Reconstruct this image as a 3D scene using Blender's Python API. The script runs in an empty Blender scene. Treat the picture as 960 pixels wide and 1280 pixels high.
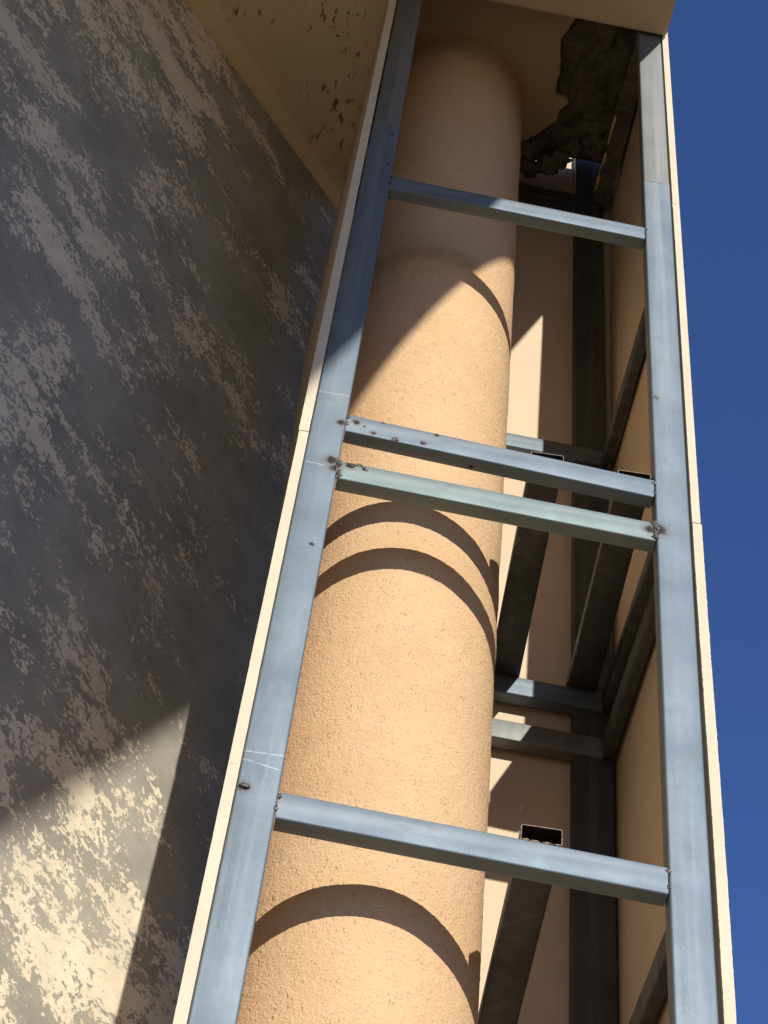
import bpy, bmesh, math, random
import numpy as np
from mathutils import Vector, Matrix, noise
random.seed(7)
rng = np.random.default_rng(5)
scene = bpy.context.scene
C = scene.collection

# ------------------------------------------------------------------ camera
GZ = -2.886                                   # ground level
cd = bpy.data.cameras.new('camera')
cam = bpy.data.objects.new('camera', cd); C.objects.link(cam)
right = Vector((0.982, -0.1675, 0.0876)); down = Vector((0.1862, 0.7757, -0.603)); fwd = Vector((0.033, 0.6084, 0.7929))
fwd.normalize(); right = (right - fwd * right.dot(fwd)).normalized(); down = fwd.cross(right)
M = Matrix((right, -down, -fwd)).transposed().to_4x4()
M.translation = (0.0342, -1.6815, -1.2858)
cam.matrix_world = M
cd.sensor_fit = 'HORIZONTAL'; cd.sensor_width = 36.0; cd.lens = 92.117
W4, H4 = 3, 4
# the picture is taller than wide, width is the fitted side
cd.clip_start = 0.05; cd.clip_end = 2000
scene.camera = cam

# ------------------------------------------------------------------ light
SUN = Vector((0.380, -2.11, 1.0)).normalized()          # towards the sun
el = math.asin(SUN.z); az = math.atan2(SUN.x, SUN.y)
w = bpy.data.worlds.new('World'); scene.world = w; w.use_nodes = True
nt = w.node_tree; nt.nodes.clear()
sky = nt.nodes.new('ShaderNodeTexSky'); sky.sky_type = 'NISHITA'; sky.sun_disc = False
sky.sun_elevation = el; sky.sun_rotation = az
sky.altitude = 3000; sky.air_density = 2.0; sky.dust_density = 0.0; sky.ozone_density = 9.0
bg = nt.nodes.new('ShaderNodeBackground'); bg.inputs[1].default_value = 0.10
wo = nt.nodes.new('ShaderNodeOutputWorld')
tint = nt.nodes.new('ShaderNodeMix'); tint.data_type = 'RGBA'; tint.blend_type = 'MULTIPLY'; tint.inputs[0].default_value = 1.0
tint.inputs[7].default_value = (1.08, 0.98, 1.26, 1)          # the camera's white balance leans to violet blue
nt.links.new(sky.outputs[0], tint.inputs[6]); nt.links.new(tint.outputs[2], bg.inputs[0]); nt.links.new(bg.outputs[0], wo.inputs[0])
sd = bpy.data.lights.new('sun', 'SUN'); sd.energy = 4.7; sd.angle = math.radians(0.53); sd.color = (1.0, 0.935, 0.82)
so = bpy.data.objects.new('sun', sd); C.objects.link(so)
so.rotation_euler = SUN.to_track_quat('Z', 'Y').to_euler(); so.location = SUN * 20
scene.view_settings.view_transform = 'Standard'; scene.view_settings.look = 'None'
scene.view_settings.exposure = 0.0; scene.view_settings.gamma = 1.0

# ------------------------------------------------------------------ material helpers
class NT:
    def __init__(s, name):
        s.m = bpy.data.materials.new(name); s.m.use_nodes = True; s.t = s.m.node_tree
        s.b = s.t.nodes['Principled BSDF']; s.out = s.t.nodes['Material Output']
        s.tc = s.n('ShaderNodeTexCoord'); s.obj = s.tc.outputs['Object']
        s.geo = s.n('ShaderNodeNewGeometry'); s.pos = s.geo.outputs['Position']
    def n(s, typ, **k):
        x = s.t.nodes.new(typ)
        for a, v in k.items(): setattr(x, a, v)
        return x
    def l(s, a, b): s.t.links.new(a, b)
    def put(s, sock, v):
        if isinstance(v, bpy.types.NodeSocket): s.l(v, sock)
        else: sock.default_value = v
    def math(s, op, a, b=0.0, c=0.0, clamp=False):
        x = s.n('ShaderNodeMath', operation=op, use_clamp=clamp)
        s.put(x.inputs[0], a); s.put(x.inputs[1], b); s.put(x.inputs[2], c); return x.outputs[0]
    def vmul(s, a, v):
        x = s.n('ShaderNodeVectorMath', operation='MULTIPLY'); s.put(x.inputs[0], a); s.put(x.inputs[1], v); return x.outputs[0]
    def noise(s, vec, scale, detail=2.0, rough=0.5, dist=0.0):
        x = s.n('ShaderNodeTexNoise'); s.l(vec, x.inputs['Vector']); x.inputs['Scale'].default_value = scale
        x.inputs['Detail'].default_value = detail; x.inputs['Roughness'].default_value = rough; x.inputs['Distortion'].default_value = dist
        return x.outputs['Fac']
    def voro(s, vec, scale, feature='F1', out='Distance', rand=1.0):
        x = s.n('ShaderNodeTexVoronoi', feature=feature); s.l(vec, x.inputs['Vector']); x.inputs['Scale'].default_value = scale
        x.inputs['Randomness'].default_value = rand
        return x.outputs[out]
    def step(s, v, lo, hi, a=0.0, b=1.0):
        x = s.n('ShaderNodeMapRange', interpolation_type='SMOOTHSTEP'); s.put(x.inputs[0], v)
        x.inputs[1].default_value = lo; x.inputs[2].default_value = hi; x.inputs[3].default_value = a; x.inputs[4].default_value = b
        return x.outputs[0]
    def mix(s, f, a, b, mode='MIX'):
        x = s.n('ShaderNodeMix', data_type='RGBA', blend_type=mode)
        s.put(x.inputs[0], f)
        for k, v in ((6, a), (7, b)):
            if isinstance(v, (tuple, list)): v = (*v[:3], 1.0)
            s.put(x.inputs[k], v)
        return x.outputs[2]
    def bump(s, h, strength=0.5, dist=0.001, prev=None):
        x = s.n('ShaderNodeBump'); s.l(h, x.inputs['Height']); x.inputs['Strength'].default_value = strength; x.inputs['Distance'].default_value = dist
        if prev is not None: s.l(prev, x.inputs['Normal'])
        return x.outputs[0]
    def spot(s, c, r0, r1, nz, amp):
        """mask of an irregular stain round a world point"""
        x = s.n('ShaderNodeVectorMath', operation='DISTANCE'); s.l(s.pos, x.inputs[0]); x.inputs[1].default_value = c
        d = s.math('ADD', x.outputs['Value'], s.math('MULTIPLY', s.math('SUBTRACT', nz, 0.5), amp))
        return s.step(d, r0, r1, 1.0, 0.0)
    def fin(s, col, rough=0.8, normal=None, metallic=0.0, spec=0.5):
        s.put(s.b.inputs['Base Color'], col if not isinstance(col, tuple) else (*col, 1.0)); s.put(s.b.inputs['Roughness'], rough)
        s.b.inputs['Metallic'].default_value = metallic; s.b.inputs['Specular IOR Level'].default_value = spec
        if normal is not None: s.l(normal, s.b.inputs['Normal'])
        return s.m

BURNS = [  # world point, inner radius, outer radius : scorched paint round welds and drill marks
    ((0.040, 0, 1.004), .005, .019), ((0.047, 0, 0.986), .004, .016), ((0.043, 0, 1.101), .003, .013), ((0.034, 0, 0.805), .002, .007),
    ((0.009, 0, 0.335), .004, .013), ((0.039, 0, 2.047), .002, .006), ((0.042, 0, 1.929), .001, .005), ((0.053, 0, 1.357), .001, .005),
    ((0.5265, 0, 1.33), .002, .008), ((0.522, 0, 0.986), .008, .023), ((0.093, 0, 1.090), .002, .008), ((0.126, 0, 1.085), .003, .009),
    ((0.168, 0, 1.0885), .002, .009), ((0.187, 0, 1.115), .002, .006), ((0.0655, 0, 1.109), .003, .010), ((0.105, 0, 1.121), .001, .005),
    ((0.078, 0, 1.102), .001, .004), ((0.068, 0, 1.000), .004, .014), ((0.080, 0, 1.005), .002, .006), ((0.0885, 0, 0.997), .002, .006),
    ((0.509, 0, 0.983), .004, .016), ((0.2445, .017, 1.0745), .0035, .006), ((0.52, 0, 1.872), .001, .004)]
SCR = [((0.0005, 1.171), (0.0490, 1.1725)), ((0.0005, 0.3935), (0.0490, 0.3965)), ((0.0074, 0.3790), (0.0472, 0.3717)), ((0.0010, 0.9905), (0.03, 0.988))]

def steel(name, base, dark, stains=True, axis='z'):
    s = NT(name)
    big = s.noise(s.obj, 9, 4, .6); fine = s.noise(s.obj, 900, 2, .7)
    streak = s.noise(s.vmul(s.obj, (60, 60, 4) if axis == 'z' else (4, 60, 60)), 1.0, 3, .6); band = s.noise(s.vmul(s.obj, (42, 42, 1.1) if axis == 'z' else (1.1, 42, 42)), 1.0, 2, .5)
    v = s.math('ADD', s.math('MULTIPLY', big, .55), s.math('ADD', s.math('MULTIPLY', fine, .30), s.math('MULTIPLY', streak, .28)))
    col = s.mix(s.step(v, .36, .78), dark, base)
    pale = s.math('MULTIPLY', s.step(s.noise(s.obj, 520, 3, .75), .54, .68), s.step(s.noise(s.obj, 13, 4, .65), .40, .65))
    pale = s.math('MAXIMUM', s.math('MULTIPLY', pale, .55), s.math('MULTIPLY', s.step(band, .52, .70), .42))
    lum = sum(base) / 3
    col = s.mix(pale, col, (min(1, base[0] * .55 + lum * .85), min(1, base[1] * .55 + lum * .86), min(1, base[2] * .55 + lum * .86)))
    grime = s.math('MULTIPLY', s.step(s.noise(s.vmul(s.obj, (24, 24, 9) if axis == 'z' else (9, 24, 24)), 1.0, 5, .7), .58, .72), .30)
    col = s.mix(grime, col, (base[0] * .5, base[1] * .47, base[2] * .44))
    if stains:
        nz = s.noise(s.pos, 170, 3, .65)
        tot = None
        for c, r0, r1 in BURNS:
            k = s.spot(c, r0 * .4, r1 * 1.15, nz, r1 * .75)
            tot = k if tot is None else s.math('MAXIMUM', tot, k)
        halo = s.mix(s.math('MULTIPLY', tot, .75), col, (.13, .105, .095))
        col = s.mix(s.step(tot, .5, 1.0), halo, (.02, .016, .015))
        # thin pale scribe lines across the left post
        sep = s.n('ShaderNodeSeparateXYZ'); s.l(s.pos, sep.inputs[0]); X, Y, Z = sep.outputs
        for (x0, z0), (x1, z1) in SCR:
            sl = (z1 - z0) / (x1 - x0)
            dz = s.math('ABSOLUTE', s.math('SUBTRACT', Z, s.math('ADD', s.math('MULTIPLY', s.math('SUBTRACT', X, x0), sl), z0)))
            k = s.math('MULTIPLY', s.step(dz, .0005, .0014, 1, 0), s.step(X, x1 - .002, x1 + .002, 1, 0))
            k = s.math('MULTIPLY', k, s.step(s.noise(s.pos, 150, 2), .3, .5))
            col = s.mix(s.math('MULTIPLY', k, .38), col, (.60, .64, .66))
    rough = s.step(v, .3, .8, .66, .56)
    nb = s.bump(fine, .18, .0006); nb = s.bump(big, .10, .003, nb)
    return s.fin(col, rough, nb, metallic=0.5, spec=.35)

M_STEEL = steel('blue_steel', (.185, .235, .28), (.13, .172, .215))
M_STEEL_RUNG = steel('blue_steel_rung', (.185, .235, .28), (.13, .172, .215), True, 'x')
M_STEEL_GREEN = steel('green_steel', (.205, .265, .272), (.15, .205, .22), True, 'x')
M_STEEL_GREY = steel('grey_steel', (.235, .24, .235), (.15, .165, .17), False)
M_STEEL_SHADED = steel('shaded_steel', (.115, .125, .135), (.06, .066, .072), False)  # darkened copy of the blue steel; shade inside the frame is in the colour
M_STEEL_CLEAN = steel('plain_blue_steel', (.185, .235, .28), (.13, .172, .215), False, 'x')

def weld_mat():
    s = NT('weld_metal'); v = s.noise(s.obj, 300, 3, .7)
    return s.fin(s.mix(s.step(v, .4, .65), (.018, .015, .014), (.20, .18, .17)), .55, s.bump(v, .6, .002), metallic=.3)
M_WELD = weld_mat()
def rust_mat():
    s = NT('rusty_cut_edge'); v = s.noise(s.obj, 200, 3, .7)
    return s.fin(s.mix(s.step(v, .35, .65), (.12, .075, .05), (.36, .29, .225)), .75, s.bump(v, .5, .001))
M_RUST = rust_mat()

def inner_mat():  # rusty brown taken near black, painting in the shade of the hollow
    s = NT('shaded_tube_inside'); v = s.noise(s.obj, 40, 3, .6)
    return s.fin(s.mix(v, (.025, .018, .014), (.06, .04, .03)), .9, spec=.1)
M_INNER = inner_mat()

def stucco():
    s = NT('stucco')
    g = s.noise(s.obj, 330, 3, .7); g2 = s.noise(s.obj, 210, 3, .65); big = s.noise(s.obj, 5, 4, .6); mid = s.noise(s.obj, 26, 4, .65)
    pitv = s.n('ShaderNodeMapping'); s.l(s.obj, pitv.inputs[0]); pitv.inputs['Rotation'].default_value = (0, .6, .5); pitv.inputs['Scale'].default_value = (1, .55, .45)
    pd = s.voro(pitv.outputs[0], 260); gate = s.step(s.noise(s.obj, 45, 3, .7), .50, .62)
    pit = s.math('MULTIPLY', s.step(pd, .16, .34, 1, 0), gate)
    pit2 = s.math('MULTIPLY', s.step(s.voro(pitv.outputs[0], 120), .10, .24, 1, 0), s.step(s.noise(s.obj, 19, 3, .7), .53, .62)); pit = s.math('MAXIMUM', pit, pit2)
    col = s.mix(s.step(big, .3, .7), (.68, .454, .258), (.73, .50, .296))
    col = s.mix(s.math('MULTIPLY', s.step(mid, .45, .75), .5), col, (.76, .53, .31))
    col = s.mix(s.math('MULTIPLY', pit, .45), col, (.36, .22, .12))
    col = s.mix(s.math('MULTIPLY', s.step(s.noise(s.obj, 380, 2), .60, .70), .55), col, (.33, .20, .10))
    nz = s.noise(s.pos, 90, 3, .7)
    for c, r0, r1 in (((.10, .105, .76), .004, .012), ((.098, .105, .735), .003, .010), ((.168, .125, 2.33), .002, .006)):
        col = s.mix(s.math('MULTIPLY', s.spot(c, r0, r1, nz, .02), .6), col, (.52, .50, .50))
    h = s.math('SUBTRACT', s.math('ADD', s.math('MULTIPLY', g, .9), s.math('MULTIPLY', g2, 1.0)), s.math('MULTIPLY', pit, .45))
    return s.fin(col, .92, s.bump(h, .68, .0026), spec=.2)
M_STUCCO = stucco()

def board_mat(name, a, b, edge):
    s = NT(name)
    v = s.noise(s.obj, 7, 4, .6); f = s.noise(s.obj, 330, 3, .7)
    col = s.mix(s.step(v, .3, .7), a, b)
    col = s.mix(s.math('MULTIPLY', s.step(f, .55, .72), .25), col, edge)
    return s.fin(col, .85, s.bump(f, .35, .0012), spec=.25)
M_BOARD = board_mat('fibre_board', (.66, .535, .39), (.70, .575, .425), (.55, .43, .30))
M_EDGE = board_mat('board_cut_edge', (.66, .575, .435), (.71, .625, .485), (.56, .47, .345))

def wall_mat():
    s = NT('patchy_skim_coat')
    rot = s.n('ShaderNodeMapping'); s.l(s.obj, rot.inputs[0]); rot.inputs['Rotation'].default_value = (0, math.radians(-22), 0)
    wrp = s.n('ShaderNodeVectorMath', operation='ADD'); s.l(rot.outputs[0], wrp.inputs[0])
    wn = s.n('ShaderNodeTexNoise'); s.l(s.obj, wn.inputs['Vector']); wn.inputs['Scale'].default_value = 17; wn.inputs['Detail'].default_value = 2
    ws = s.n('ShaderNodeVectorMath', operation='SCALE'); s.l(wn.outputs['Color'], ws.inputs[0]); ws.inputs['Scale'].default_value = .035; s.l(ws.outputs[0], wrp.inputs[1])
    n1 = s.noise(s.vmul(wrp.outputs[0], (7, 1, 12)), 1.0, 3, .55)
    n2 = s.noise(s.vmul(wrp.outputs[0], (39, 1, 54)), 1.0, 4, .65)
    n3 = s.noise(s.vmul(rot.outputs[0], (120, 1, 145)), 1.0, 4, .65)
    low = s.noise(s.vmul(rot.outputs[0], (2.6, 1, 4.2)), 1.0, 2, .5)
    n4 = s.noise(s.vmul(wrp.outputs[0], (62, 1, 70)), 1.0, 2, .5)
    t = s.math('ADD', s.math('MULTIPLY', n1, 1.25), s.math('MULTIPLY', n2, .80))
    t = s.math('ADD', t, s.math('MULTIPLY', n3, .95))
    t = s.math('ADD', t, s.math('MULTIPLY', n4, .45))
    t = s.math('ADD', t, s.math('MULTIPLY', low, 1.0))
    sep = s.n('ShaderNodeSeparateXYZ'); s.l(s.obj, sep.inputs[0])
    t = s.math('ADD', t, s.step(sep.outputs[2], .95, .45, 0, .16))
    t = s.math('ADD', t, s.step(sep.outputs[0], .35, -.05, 0, .10))
    t = s.math('SUBTRACT', t, s.math('MULTIPLY', s.step(sep.outputs[0], .30, .55), s.step(sep.outputs[2], 1.9, 1.5, 0, .07)))
    t = s.math('SUBTRACT', t, s.step(sep.outputs[2], 2.66, 2.72, 0, .05))
    cream = s.step(t, 2.385, 2.412)
    thin = s.step(t, 2.25, 2.40, 0, .28)          # feathered edge of the skim round each patch
    tone = s.noise(s.obj, 6, 5, .65); dirt = s.noise(s.obj, 55, 4, .7)
    grey = s.mix(s.step(tone, .3, .7), (.285, .27, .225), (.415, .395, .335))
    grey = s.mix(s.math('MULTIPLY', s.step(dirt, .5, .75), .35), grey, (.45, .415, .345))
    crm = s.mix(s.step(s.noise(s.obj, 14, 4, .6), .3, .7), (.72, .63, .475), (.83, .75, .59))
    crm = s.mix(s.math('MULTIPLY', s.step(dirt, .45, .7), .35), crm, (.50, .43, .31))
    col = s.mix(cream, s.mix(thin, grey, (.45, .415, .335)), crm)
    pit = s.step(s.voro(s.obj, 55), .05, .11, 1, 0); gate = s.step(s.noise(s.obj, 21, 2), .56, .62)
    col = s.mix(s.math('MULTIPLY', s.math('MULTIPLY', pit, gate), .7), col, (.05, .045, .04))
    h = s.math('ADD', s.math('MULTIPLY', cream, .6), s.math('MULTIPLY', dirt, .6))
    return s.fin(col, .88, s.bump(h, .45, .0025), spec=.25)
M_WALL = wall_mat()

def soffit_mat(name, a, b, marks):
    s = NT(name)
    v = s.noise(s.obj, 6, 5, .65); f = s.noise(s.obj, 150, 4, .7)
    col = s.mix(s.step(v, .3, .7), a, b)
    col = s.mix(s.math('MULTIPLY', s.step(f, .5, .7), .3), col, tuple(x * .7 for x in a))
    h = s.math('MULTIPLY', f, .6)
    if marks:
        rot = s.n('ShaderNodeMapping'); s.l(s.obj, rot.inputs[0]); rot.inputs['Rotation'].default_value = (0, 0, .5); rot.inputs['Scale'].default_value = (1, .5, 1)
        k = s.math('MULTIPLY', s.step(s.noise(rot.outputs[0], 52, 4, .62), .575, .63), s.step(s.noise(s.obj, 6, 2), .49, .58))
        col = s.mix(s.math('MULTIPLY', k, .8), col, (.10, .07, .035)); h = s.math('SUBTRACT', h, k)
    return s.fin(col, .9, s.bump(h, .5, .003), spec=.2)
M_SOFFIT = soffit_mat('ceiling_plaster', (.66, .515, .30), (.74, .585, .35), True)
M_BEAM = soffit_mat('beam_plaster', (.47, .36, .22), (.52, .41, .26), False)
M_BAND = soffit_mat('smooth_plaster_band', (.72, .565, .33), (.77, .60, .36), False)
def conc_mat():
    s = NT('rough_dark_concrete'); v = s.noise(s.obj, 24, 6, .7); f = s.noise(s.obj, 140, 4, .7)
    col = s.mix(s.step(v, .3, .7), (.10, .092, .082), (.23, .21, .185))
    return s.fin(col, .95, s.bump(s.math('ADD', v, f), .8, .006), spec=.15)
M_CONC = conc_mat()
def ground_mat():
    s = NT('sandy_concrete_paving'); v = s.noise(s.obj, .8, 6, .6); f = s.noise(s.obj, 30, 5, .7)
    col = s.mix(s.step(v, .3, .7), (.27, .205, .13), (.32, .25, .165)); col = s.mix(s.math('MULTIPLY', f, .4), col, (.17, .135, .09))
    return s.fin(col, .95, s.bump(f, .4, .01), spec=.2)
M_GROUND = ground_mat()

# ------------------------------------------------------------------ object helpers
def tag(o, label=None, cat=None, group=None, kind=None):
    if label: o['label'] = label
    if cat: o['category'] = cat
    if group: o['group'] = group
    if kind: o['kind'] = kind
    return o
def empty(name, loc):
    o = bpy.data.objects.new(name, None); C.objects.link(o); o.location = loc; o.empty_display_size = .1; return o
def world_loc(o):
    v = Vector(o.location)
    while o.parent: o = o.parent; v += Vector(o.location)
    return v
def mesh_obj(name, verts, faces, mats, parent=None, loc=(0, 0, 0), mi=None, smooth_angle=None):
    """verts in world space; loc is the origin in world space"""
    loc = Vector(loc)
    me = bpy.data.meshes.new(name)
    me.from_pydata([tuple(Vector(v) - loc) for v in verts], [], faces)
    for m in (mats if isinstance(mats, (list, tuple)) else [mats]): me.materials.append(m)
    if mi: me.polygons.foreach_set('material_index', mi)
    bm = bmesh.new(); bm.from_mesh(me); bmesh.ops.recalc_face_normals(bm, faces=bm.faces); bm.to_mesh(me); bm.free()
    if smooth_angle:
        me.polygons.foreach_set('use_smooth', [True] * len(me.polygons)); me.set_sharp_from_angle(angle=math.radians(smooth_angle))
    o = bpy.data.objects.new(name, me); C.objects.link(o)
    if parent is not None:
        o.parent = parent; o.location = loc - world_loc(parent)
    else: o.location = loc
    return o

def tube_geo(p0, p1, side, wid, hei, wall=.002, rad=.0028, seg=1, wob=0.0):
    """hollow rectangular tube from p0 to p1 (centre line); side = direction of wid"""
    p0, p1 = Vector(p0), Vector(p1); a = (p1 - p0).normalized(); s = Vector(side); s = (s - a * s.dot(a)).normalized(); t = a.cross(s)
    def prof(w_, h_, r):
        pts = []
        for cx, cy, a0 in ((1, 1, 0), (-1, 1, 90), (-1, -1, 180), (1, -1, 270)):
            for k in range(4):
                th = math.radians(a0 + k * 30)
                pts.append((cx * (w_ / 2 - r) + r * math.cos(th), cy * (h_ / 2 - r) + r * math.sin(th)))
        return pts
    po = prof(wid, hei, rad); pi = prof(wid - 2 * wall, hei - 2 * wall, max(rad - wall, .0004)); n = len(po)
    V, F, MI = [], [], []
    for k in range(seg + 1):
        c = p0.lerp(p1, k / seg)
        if wob and 0 < k < seg: c = c + s * random.uniform(-wob, wob) + t * random.uniform(-wob, wob)
        for q in po: V.append(c + s * q[0] + t * q[1])
    for k in range(seg):
        for j in range(n):
            F.append((k * n + j, k * n + (j + 1) % n, (k + 1) * n + (j + 1) % n, (k + 1) * n + j)); MI.append(0)
    b = len(V)
    for c in (p0, p1):
        for q in pi: V.append(c + s * q[0] + t * q[1])
    for j in range(n):
        j2 = (j + 1) % n
        F.append((b + j, b + n + j, b + n + j2, b + j2)); MI.append(2)
        F.append((j, b + j, b + j2, j2)); MI.append(1)
        e = seg * n
        F.append((e + j, e + j2, b + n + j2, b + n + j)); MI.append(1)
    return V, F, MI
def tube(name, p0, p1, side, wid, hei, mat, parent, seg=1, wob=0.0, cut=None, **k):
    V, F, MI = tube_geo(p0, p1, side, wid, hei, seg=seg, wob=wob, **k)
    return mesh_obj(name, V, F, [mat, cut or M_RUST, M_INNER], parent, p0, MI, 35)
def lump(name, c, size, mat, parent, n=2, amp=.5, seed=0, kind=None):
    bm = bmesh.new(); bmesh.ops.create_icosphere(bm, subdivisions=n, radius=1)
    c = Vector(c); V = []
    for v in bm.verts:
        d = 1 + amp * noise.noise(v.co * 1.9 + Vector((seed * 3.1, seed, 0)))
        V.append(c + Vector((v.co.x * size[0] * d, v.co.y * size[1] * d, v.co.z * size[2] * d)))
    F = [tuple(v.index for v in f.verts) for f in bm.faces]; bm.free()
    return mesh_obj(name, V, F, mat, parent, c, None, 60)
def box_geo(x0, x1, y0, y1, z0, z1):
    V = [(x, y, z) for x in (x0, x1) for y in (y0, y1) for z in (z0, z1)]
    F = [(0, 1, 3, 2), (4, 6, 7, 5), (0, 4, 5, 1), (2, 3, 7, 6), (0, 2, 6, 4), (1, 5, 7, 3)]
    return V, F
def prism_geo(poly, z0, z1):
    n = len(poly); V = [(x, y, z0) for x, y in poly] + [(x, y, z1) for x, y in poly]
    F = [tuple(range(n)), tuple(range(n, 2 * n))] + [(i, (i + 1) % n, n + (i + 1) % n, n + i) for i in range(n)]
    return V, F
def bevel(o, wd, seg=2):
    m = o.modifiers.new('bevel', 'BEVEL'); m.width = wd; m.segments = seg; m.limit_method = 'ANGLE'; return o

# ------------------------------------------------------------------ ground
V, F = box_geo(-600, 600, -600, 600, GZ - .3, GZ)
tag(mesh_obj('ground', V, F, M_GROUND), kind='structure')

# ------------------------------------------------------------------ plastered wall (set at 45 degrees to the frame)
A = Vector((-0.4396, 0.1419)); wd = Vector((0.6806, 0.7327)).normalized()
V, F = box_geo(-9, 1.0, 0.0, .25, GZ, 2.728)
wall = mesh_obj('plastered_wall', V, F, M_WALL)
wall.location = (A.x, A.y, 0); wall.rotation_euler = (0, 0, math.atan2(wd.y, wd.x))
tag(wall, 'grey and cream wall with patchy trowelled skim coat left of the column', 'wall')

# ------------------------------------------------------------------ canopy
ZC, ZI, ZT = 2.735, 2.89, 3.075
can = empty('canopy', (-1.5, -2.0, ZC))
tag(can, 'tan plastered canopy overhead with a broken patch beside the column top', 'canopy')
V, F = box_geo(-7, .580, -7, -.004, ZC, ZT)
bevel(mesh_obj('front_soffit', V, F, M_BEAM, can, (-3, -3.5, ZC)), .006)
def wp(u, off=0.0):
    p = A + wd * u + Vector((-wd.y, wd.x)) * off; return (p.x, p.y)
V, F = prism_geo([(-7, -.0045), (-.016, -.0045), (-.016, .52), wp(.66, .02), wp(.66, .3), wp(-9, .3)], ZC + .0015, ZT - .003)
mesh_obj('ceiling', V, F, M_SOFFIT, can, (-1, 0, ZC))
# smooth trowelled band where the ceiling meets the wall, widening towards the viewer
V, F = [], []
N = 40
for i in range(N + 1):
    u = -1.2 + 1.83 * i / N
    wdt = .054 - .045 * max(0, u) + .003 * noise.noise(Vector((u * 9, 0, 0)))
    wdt = min(wdt, .06)
    for off, dz in ((-wdt, .0008), (-wdt, .0003), (.004, -.005)):
        x, y = wp(u, off); V.append((x, y, ZC + dz))
for i in range(N):
    for j in range(2): F.append((3 * i + j, 3 * i + j + 1, 3 * i + 4 + j, 3 * i + 3 + j))
mesh_obj('plaster_band', V, F, M_BAND, can, (A.x, A.y, ZC))
# ceiling inside the frame, with a ragged edge round the broken patch
edge = [(.402, -.003), (.395, .03), (.393, .063), (.371, .116), (.380, .150), (.388, .196), (.387, .225), (.393, .249), (.418, .252), (.424, .262), (.408, .285), (.406, .311), (.378, .345), (.352, .371), (.330, .385), (.30, .42)]
rag = []
for i in range(len(edge) - 1):
    for k in range(7):
        t = k / 7; x = edge[i][0] * (1 - t) + edge[i + 1][0] * t; y = edge[i][1] * (1 - t) + edge[i + 1][1] * t
        rag.append((x + .004 * noise.noise(Vector((i * 7 + k, 1.3, 0)) * .61), y + .004 * noise.noise(Vector((3, (i * 7 + k) * .57, 0)))))
rag.append(edge[-1])
V, F = prism_geo([(-.015, -.0035)] + rag + [(-.015, .43)], ZI, ZI + .0185)
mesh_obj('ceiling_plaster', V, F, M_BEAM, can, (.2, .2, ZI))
V, F = box_geo(-.0145, .5705, .30, .62, 3.455, 3.50)  # added unseen cap: blocks sky, bounces warm light onto the back board
mesh_obj('sky_block_cap', V, F, M_BEAM, can, (.28, .45, 3.455))
V, F = box_geo(-.0145, .10, .31, .44, ZT + .001, 3.454)  # added unseen pier that carries the cap
mesh_obj('sky_block_cap_pier', V, F, M_BEAM, can, (.05, .4, ZT))
# exposed concrete: lumpy underside, ragged rear edge
nx, ny = 60, 56
V, F = [], []
def rear(x):
    k = np.interp(x, [-.02, .30, .353, .398, .454, .467, .50, .56], [.45, .45, .446, .428, .407, .395, .39, .39])
    return float(k) + .010 * noise.noise(Vector((x * 55, 0, 2))) + .005 * noise.noise(Vector((x * 160, 5, 2)))
for i in range(nx + 1):
    x = .27 + (.568 - .27) * i / nx; yr = rear(x)
    for j in range(ny + 1):
        y = -.0035 + (yr + .0035) * j / ny
        d = .5 + .5 * noise.noise(Vector((x * 26, y * 26, 0))) + .35 * noise.noise(Vector((x * 75, y * 75, 4)))
        edgef = max(0, (y - (yr - .11)) / .11)
        z = ZI + .019 + .026 * (1 - d) - edgef * .030 * (.6 + .8 * noise.noise(Vector((x * 40, y * 40, 9))))
        if edgef <= 0 or x < .36: z = max(z, ZI + .0192) if x < .42 else z
        V.append((x, y, z))
    V.append((x, yr + .010, ZI + .055)); V.append((x, .30, ZI + .09))
st = ny + 3
for i in range(nx):
    for j in range(st - 1): F.append((i * st + j, i * st + j + 1, (i + 1) * st + j + 1, (i + 1) * st + j))
o = mesh_obj('exposed_concrete', V, F, M_CONC, can, (.45, .2, ZI), None, 50)
o['label'] = 'dark rough concrete where the plaster has broken away'
V, F = box_geo(-.0155, .5695, -.0038, .36, ZI + .075, ZT - .004)
mesh_obj('roof_slab', V, F, M_CONC, can, (.28, .2, ZT))
V, F = box_geo(-.0152, .5693, .3603, .45, 3.0, ZT - .005)  # lip added to narrow the sky opening above the back board
mesh_obj('sky_block_lip', V, F, M_CONC, can, (.28, .4, ZT))
for i, (x, y, z, sx, sy, sz) in enumerate([(.372, .437, 2.880, .030, .016, .020), (.410, .418, 2.874, .026, .020, .022), (.436, .405, 2.885, .022, .018, .020), (.355, .40, 2.889, .02, .02, .014), (.462, .372, 2.895, .016, .022, .018)]):
    lump('mortar_lump', (x, y, z), (sx, sy, sz), M_CONC, can, 3, .8, i)

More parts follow.
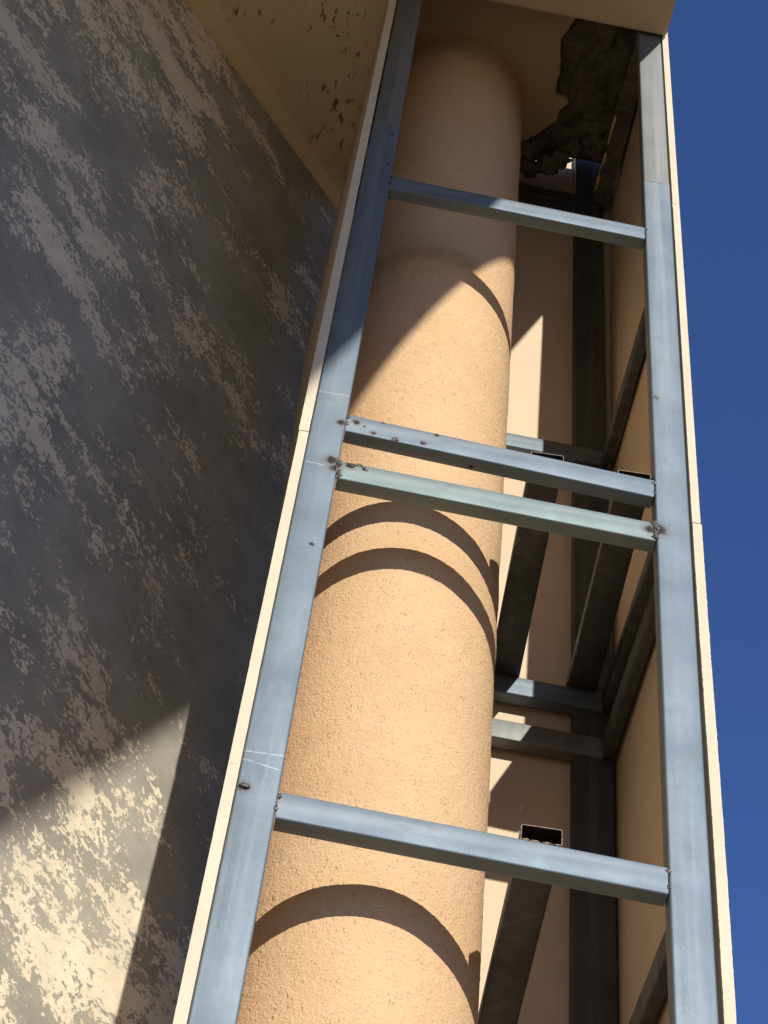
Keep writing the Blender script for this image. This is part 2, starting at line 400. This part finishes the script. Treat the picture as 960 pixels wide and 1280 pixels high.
# ------------------------------------------------------------------ column
cx0, cy0, cr, ax, ay = .1842, .2456, .1582, -.0071, .0185
def make_column():
    na = 300; zs = [GZ, -1.5, -.5] + list(np.linspace(-.12, 2.895, 900)); nz = len(zs)
    th = np.linspace(0, 2 * np.pi, na, endpoint=False)
    def vnoise(n, m):
        g = rng.random((m, n))
        return g
    def up(g, rz, rt):           # bilinear upsample, periodic in angle
        m, n = g.shape
        zi = np.linspace(0, m - 1.001, rz); ti = np.linspace(0, n, rt, endpoint=False)
        z0 = zi.astype(int); fz = (zi - z0)[:, None]; t0 = ti.astype(int) % n; t1 = (t0 + 1) % n; ft = (ti - ti.astype(int))[None]
        fz = fz * fz * (3 - 2 * fz); ft = ft * ft * (3 - 2 * ft)
        return (g[z0][:, t0] * (1 - ft) + g[z0][:, t1] * ft) * (1 - fz) + (g[z0 + 1][:, t0] * (1 - ft) + g[z0 + 1][:, t1] * ft) * fz
    d = np.zeros((nz, na))
    d[3:] = .0007 * (up(vnoise(150, 450), nz - 3, na) - .5) + .0006 * (rng.random((nz - 3, na)) - .5) + .0022 * (up(vnoise(14, 50), nz - 3, na) - .5)
    Z = np.array(zs)[:, None] * np.ones((1, na)); R = cr + d
    flare = np.clip((Z - (ZI - .035)) / .035, 0, 1); R = R + .010 * flare ** 2      # fillet of stucco under the ceiling
    X = cx0 + ax * Z + R * np.cos(th); Y = cy0 + ay * Z + R * np.sin(th)
    V = np.stack([X, Y, Z], -1).reshape(-1, 3); V[:, 0] -= cx0; V[:, 1] -= cy0; V[:, 2] -= GZ
    i = np.arange(nz - 1)[:, None] * na; j = np.arange(na)[None]; j2 = (j + 1) % na
    F = np.stack([i + j, i + j2, i + na + j2, i + na + j], -1).reshape(-1, 4)
    me = bpy.data.meshes.new('column')
    me.vertices.add(len(V)); me.vertices.foreach_set('co', V.ravel())
    me.loops.add(F.size); me.loops.foreach_set('vertex_index', F.ravel().astype(np.int32))
    me.polygons.add(len(F)); me.polygons.foreach_set('loop_start', np.arange(0, F.size, 4, dtype=np.int32))
    me.update(calc_edges=True); me.validate()
    me.polygons.foreach_set('use_smooth', np.ones(len(F), bool)); me.materials.append(M_STUCCO)
    o = bpy.data.objects.new('column', me); C.objects.link(o); o.location = (cx0, cy0, GZ)
    return o
tag(make_column(), 'round tan column in rough stucco standing inside the blue steel frame', 'column')

# ------------------------------------------------------------------ steel frame
PW, HR, DR = .0505, .0431, .0238
WF, D = .57, .4696
RZ = [1.8397, 1.1458, 1.0373, .36]           # tops of the rear and side rungs
frame = empty('steel_frame', (.285, .25, GZ))
tag(frame, 'blue-grey welded steel tube frame with ladder rungs boxing in the round column', 'frame')
ZS = 2.0858, 2.0634                           # height of the splice in the left and right front posts
PD = .0254
for x, zs in ((PW / 2, ZS[0]), (WF - PW / 2, ZS[1])):
    p = tube('post', (x, PD / 2, GZ), (x, PD / 2, zs - .0008), (1, 0, 0), PW, PD, M_STEEL, frame, seg=30, wob=.0001)
    q = tube('post', (x, PD / 2 + .0006, zs + .0008), (x - .0004, PD / 2 + .0006, ZI), (1, 0, 0), PW * .985, PD, M_STEEL_GREY, frame, seg=6, wob=.00008)
    q['label'] = 'grey upper length of front post welded on above the splice'
    for k in range(5):
        lump('weld_bead', (x - PW / 2 + .006 + k * .0098, .0002, zs + random.uniform(-.0006, .0006)), (.0062, .0011, .0014), M_RUST, q, 1, .6, k)
# rear posts: the right one leans slightly
tube('post', (.541 + .03275, D + PD / 2 + .006, GZ), (.487 + .03275, D + PD / 2 + .006, 3.20), (1, 0, 0), .0655, PD, M_STEEL_SHADED, frame, seg=12, wob=.00008)
tube('post', (.026, D + PD / 2, GZ), (.026, D + PD / 2, ZI), (1, 0, 0), PW, PD, M_STEEL_CLEAN, frame, seg=12, wob=.00008)

def xr(z): return .541 - (z - GZ) * (.541 - .488) / (3.10 - GZ)     # left side of the rear right post
ZL = [1.8878, 1.1259, 1.0074, .3388]; ZR = [1.8811, 1.1072, 1.0019, .3321]
rungs = []
for k in range(4):
    mat = M_STEEL_GREEN if k == 2 else M_STEEL_RUNG
    gap = .0015
    r = tube('rung', (PW + gap, DR / 2 + .0004, ZL[k] - HR / 2), (WF - PW - gap, DR / 2 + .0004, ZR[k] - HR / 2), (0, 0, 1), HR, DR, mat, frame, seg=8, wob=.00008)
    if k == 2: r['label'] = 'pale greenish rung, lower one of the close pair'
    rungs.append(r)
# lower rungs out of the picture, towards the ground
for z in (-.55, -1.35, -2.15):
    tube('rung', (PW, DR / 2, z), (WF - PW, DR / 2, z), (0, 0, 1), HR, DR, M_STEEL_CLEAN, frame)
for z in RZ + [-.55, -1.35, -2.15]:
    tube('rung', (PW, D + DR / 2, z - HR / 2), (.5535, D + DR / 2, z - HR / 2), (0, 0, 1), HR, DR, M_STEEL_GREY if z == RZ[2] else M_STEEL_CLEAN, frame, seg=4, wob=.00008)
rt = tube('rung', (PW, D + DR / 2, 2.838), (.545, D + DR / 2, 2.838), (0, 0, 1), HR, DR, M_STEEL_SHADED, frame)
tube('rung', (PW, D + DR / 2, 2.790), (.545, D + DR / 2, 2.790), (0, 0, 1), HR, DR, M_STEEL_SHADED, frame)
# crumbs of mortar left on the top rear rung
for i in range(16):
    t = i / 15; x = .30 + t * .175
    lump('mortar_crumb', (x + random.uniform(-.004, .004), D + .010 + random.uniform(-.004, .004), 2.862), (random.uniform(.006, .012), .010, random.uniform(.004, .016) * (1.5 if .35 < t < .65 else .8)), M_CONC, rt, 2, .9, i)
# side rungs: right side seen, left side behind the column
SD = .019
for z in RZ + [-.55, -1.35, -2.15]:
    tube('rung', (WF - SD / 2, PD + .0004, z - HR / 2), (WF - SD / 2 + .001, D - .0004, z - HR / 2), (1, 0, 0), SD, HR, M_STEEL_SHADED, frame, seg=4, wob=.00008)
    tube('rung', (SD / 2 + .0005, PD + .0004, z - HR / 2), (SD / 2 + .0005, D - .0004, z - HR / 2), (1, 0, 0), SD, HR, M_STEEL_CLEAN, frame)
ts = tube('rung', (WF - .0205, PD + .0004, 2.862), (WF - .0205, D - .0004, 2.862), (1, 0, 0), .04, .05, M_CONC, frame)  # rung body takes the rough dark concrete colour
ts['label'] = 'dark grey top side rung with mortar along its inner edge'
for i in range(9):
    t = i / 8
    lump('mortar_smear', (WF - .040, .20 + .25 * t, 2.842 + random.uniform(-.006, .006)), (.0035, .021, random.uniform(.003, .007)), M_BAND if i in (2, 3, 5, 6, 7) else M_CONC, ts, 2, .8, i + 5)
# struts: flat tubes lying on the front and rear rungs, open cut ends to the front
for (x0, x1, zz, z1) in ((.3412, .3706, ZL[3] * .4 + ZR[3] * .6, RZ[3]), (.3332, .3634, 1.1152, RZ[1]), (.4673, .4936, 1.1104, RZ[1])):
    a = (x0 + .025, .003 if zz < 1 else .0145, zz + .0135); b = (x1 + .025, D + .020, z1 + .0135)
    s_ = tube('strut', a, b, (1, 0, 0), .050, .0254, M_STEEL_SHADED, frame, seg=6, wob=.00008, wall=.0011)
    s_['label'] = 'flat tube strut laid front to back with an open rusty end'
    for k in range(4):
        lump('weld_bead', (a[0] - .02 + k * .013, .0022 if zz < 1 else .0135, zz + .0008), (.006, .0016, .0015), M_RUST, s_, 1, .7, k + 20)
# weld beads at the rung ends
for (r, x, zs_) in ((rungs[2], PW + .0008, (.998, .985, .972)), (rungs[2], WF - PW - .001, (.998, .988, .977, .967)), (rungs[1], PW + .0008, (1.118, 1.10)), (rungs[1], WF - PW - .001, (1.098, 1.075)), (rungs[3], PW + .0005, (.33, .31)), (rungs[3], WF - PW - .0005, (.325, .30)), (rungs[0], PW + .0005, (1.88, 1.86)), (rungs[0], WF - PW - .0005, (1.877, 1.855))):
    big = 1.35 if r is rungs[2] else .8
    for k, z in enumerate(zs_):
        lump('weld_bead', (x + random.uniform(-.0015, .0015), .0004, z), (.0034 * big, .0021 * big, .0052 * big), M_WELD, r, 2, .9, k + x * 40)
for k, (x, z) in enumerate([(.0695, .9995), (.075, 1.003), (.081, 1.0052), (.087, 1.001), (.0905, .9955)]):
    lump('weld_bead', (x, -.0001, z), (.0042, .0014, .0026), M_WELD, rungs[2], 1, .7, k + 50)
for k, (x, z) in enumerate([(.125, 1.0845), (.129, 1.0838), (.168, 1.088), (.093, 1.0905), (.187, 1.116)]):
    lump('weld_bead', (x, .0002, z), (.0036, .0016, .0024), M_WELD, rungs[1], 1, .7, k + 60)
lump('weld_bead', (.0085, -.0004, .3355), (.0075, .0022, .0036), M_WELD, frame, 2, .7, 77)
lump('weld_bead', (.5265, -.0002, 1.33), (.003, .0012, .004), M_WELD, frame, 1, .7, 78)

# ------------------------------------------------------------------ cladding boards
def board(x0, x1, y0, y1, z0, z1, front='y', seed=0, bow=None, label='', rough=1.0):
    """fibre board with a sawn, slightly chipped front edge; thin along x (side boards)"""
    nz = max(8, int((z1 - z0) / .005)); V, F, MI = [], [], []
    for i in range(nz + 1):
        z = z0 + (z1 - z0) * i / nz
        def j(a, b, amp): return amp * rough * (.35 * noise.noise(Vector((z * 23 + a, b, seed))) + .6 * noise.noise(Vector((z * 170 + a, b, seed + 3))) + 2.2 * max(0, noise.noise(Vector((z * 90.7 + a, b + .37, seed + 8))) - .42))
        o0, o1 = (bow(z) if bow else (0, 0))
        chip = max(0, noise.noise(Vector((z * 37, 7.3, seed))) - .6) * .02 * rough
        V += [(x0 + o0 + j(0, 0, .0007), y0 + j(0, 5, .0003) + chip, z), (x1 + o0 + j(9, 0, .0007), y0 + j(9, 5, .0003), z), (x1 + o1, y1, z), (x0 + o1, y1, z)]
    for i in range(nz):
        for k in range(4):
            F.append((4 * i + k, 4 * i + (k + 1) % 4, 4 * i + 4 + (k + 1) % 4, 4 * i + 4 + k)); MI.append(1 if k == 0 else 0)
    F += [(0, 3, 2, 1), (4 * nz, 4 * nz + 1, 4 * nz + 2, 4 * nz + 3)]; MI += [1, 1]
    o = mesh_obj('cladding_board', V, F, [M_BOARD, M_EDGE], None, ((x0 + x1) / 2, (y0 + y1) / 2, z0), MI)
    return tag(o, label, 'board', 'boards cladding the steel frame')
board(-.0148, -.0008, -.001, .492, GZ, 1.0595, seed=1, label='left board below its butt joint, long cream edge beside the left post', rough=.7)
board(-.0160, -.0010, -.001, .49, 1.0615, ZC - .004, seed=2, label='left board above its butt joint, brown outer face showing, up to the ceiling', rough=.8,
      bow=lambda z: (-.002 * max(0, z - 1.3), -.0004 - .032 * max(0, min(1, (z - 1.06) / .9))))
board(.5735, .5872, -.001, .516, GZ, 1.0165, seed=3, label='right board below its butt joint, ragged cream edge against the sky', rough=1.5, bow=lambda z: (.0012 * math.sin(z * 5) + .0012, .006))
board(.5732, .5857, -.001, .516, 1.0185, 3.0, seed=4, label='right board above its butt joint, cream edge up to the canopy corner', rough=1.0, bow=lambda z: (-.0012 * max(0, z - 1.6), .006))
yb = D + PD + .0072
def rear_board(z0, z1, label):
    V, F = box_geo(.001, .5783, yb, yb + .012, z0, z1)
    o = bevel(mesh_obj('cladding_board', V, F, M_BOARD, None, (.28, yb + .006, z0)), .001)
    return tag(o, label, 'board', 'boards cladding the steel frame')
rear_board(GZ, 1.069, 'back board behind the column below the rear pair of rungs')
rear_board(1.071, 3.45, 'tall back board behind the column above the rear pair of rungs')  # top runs up out of view, added to bounce sunlight lower down
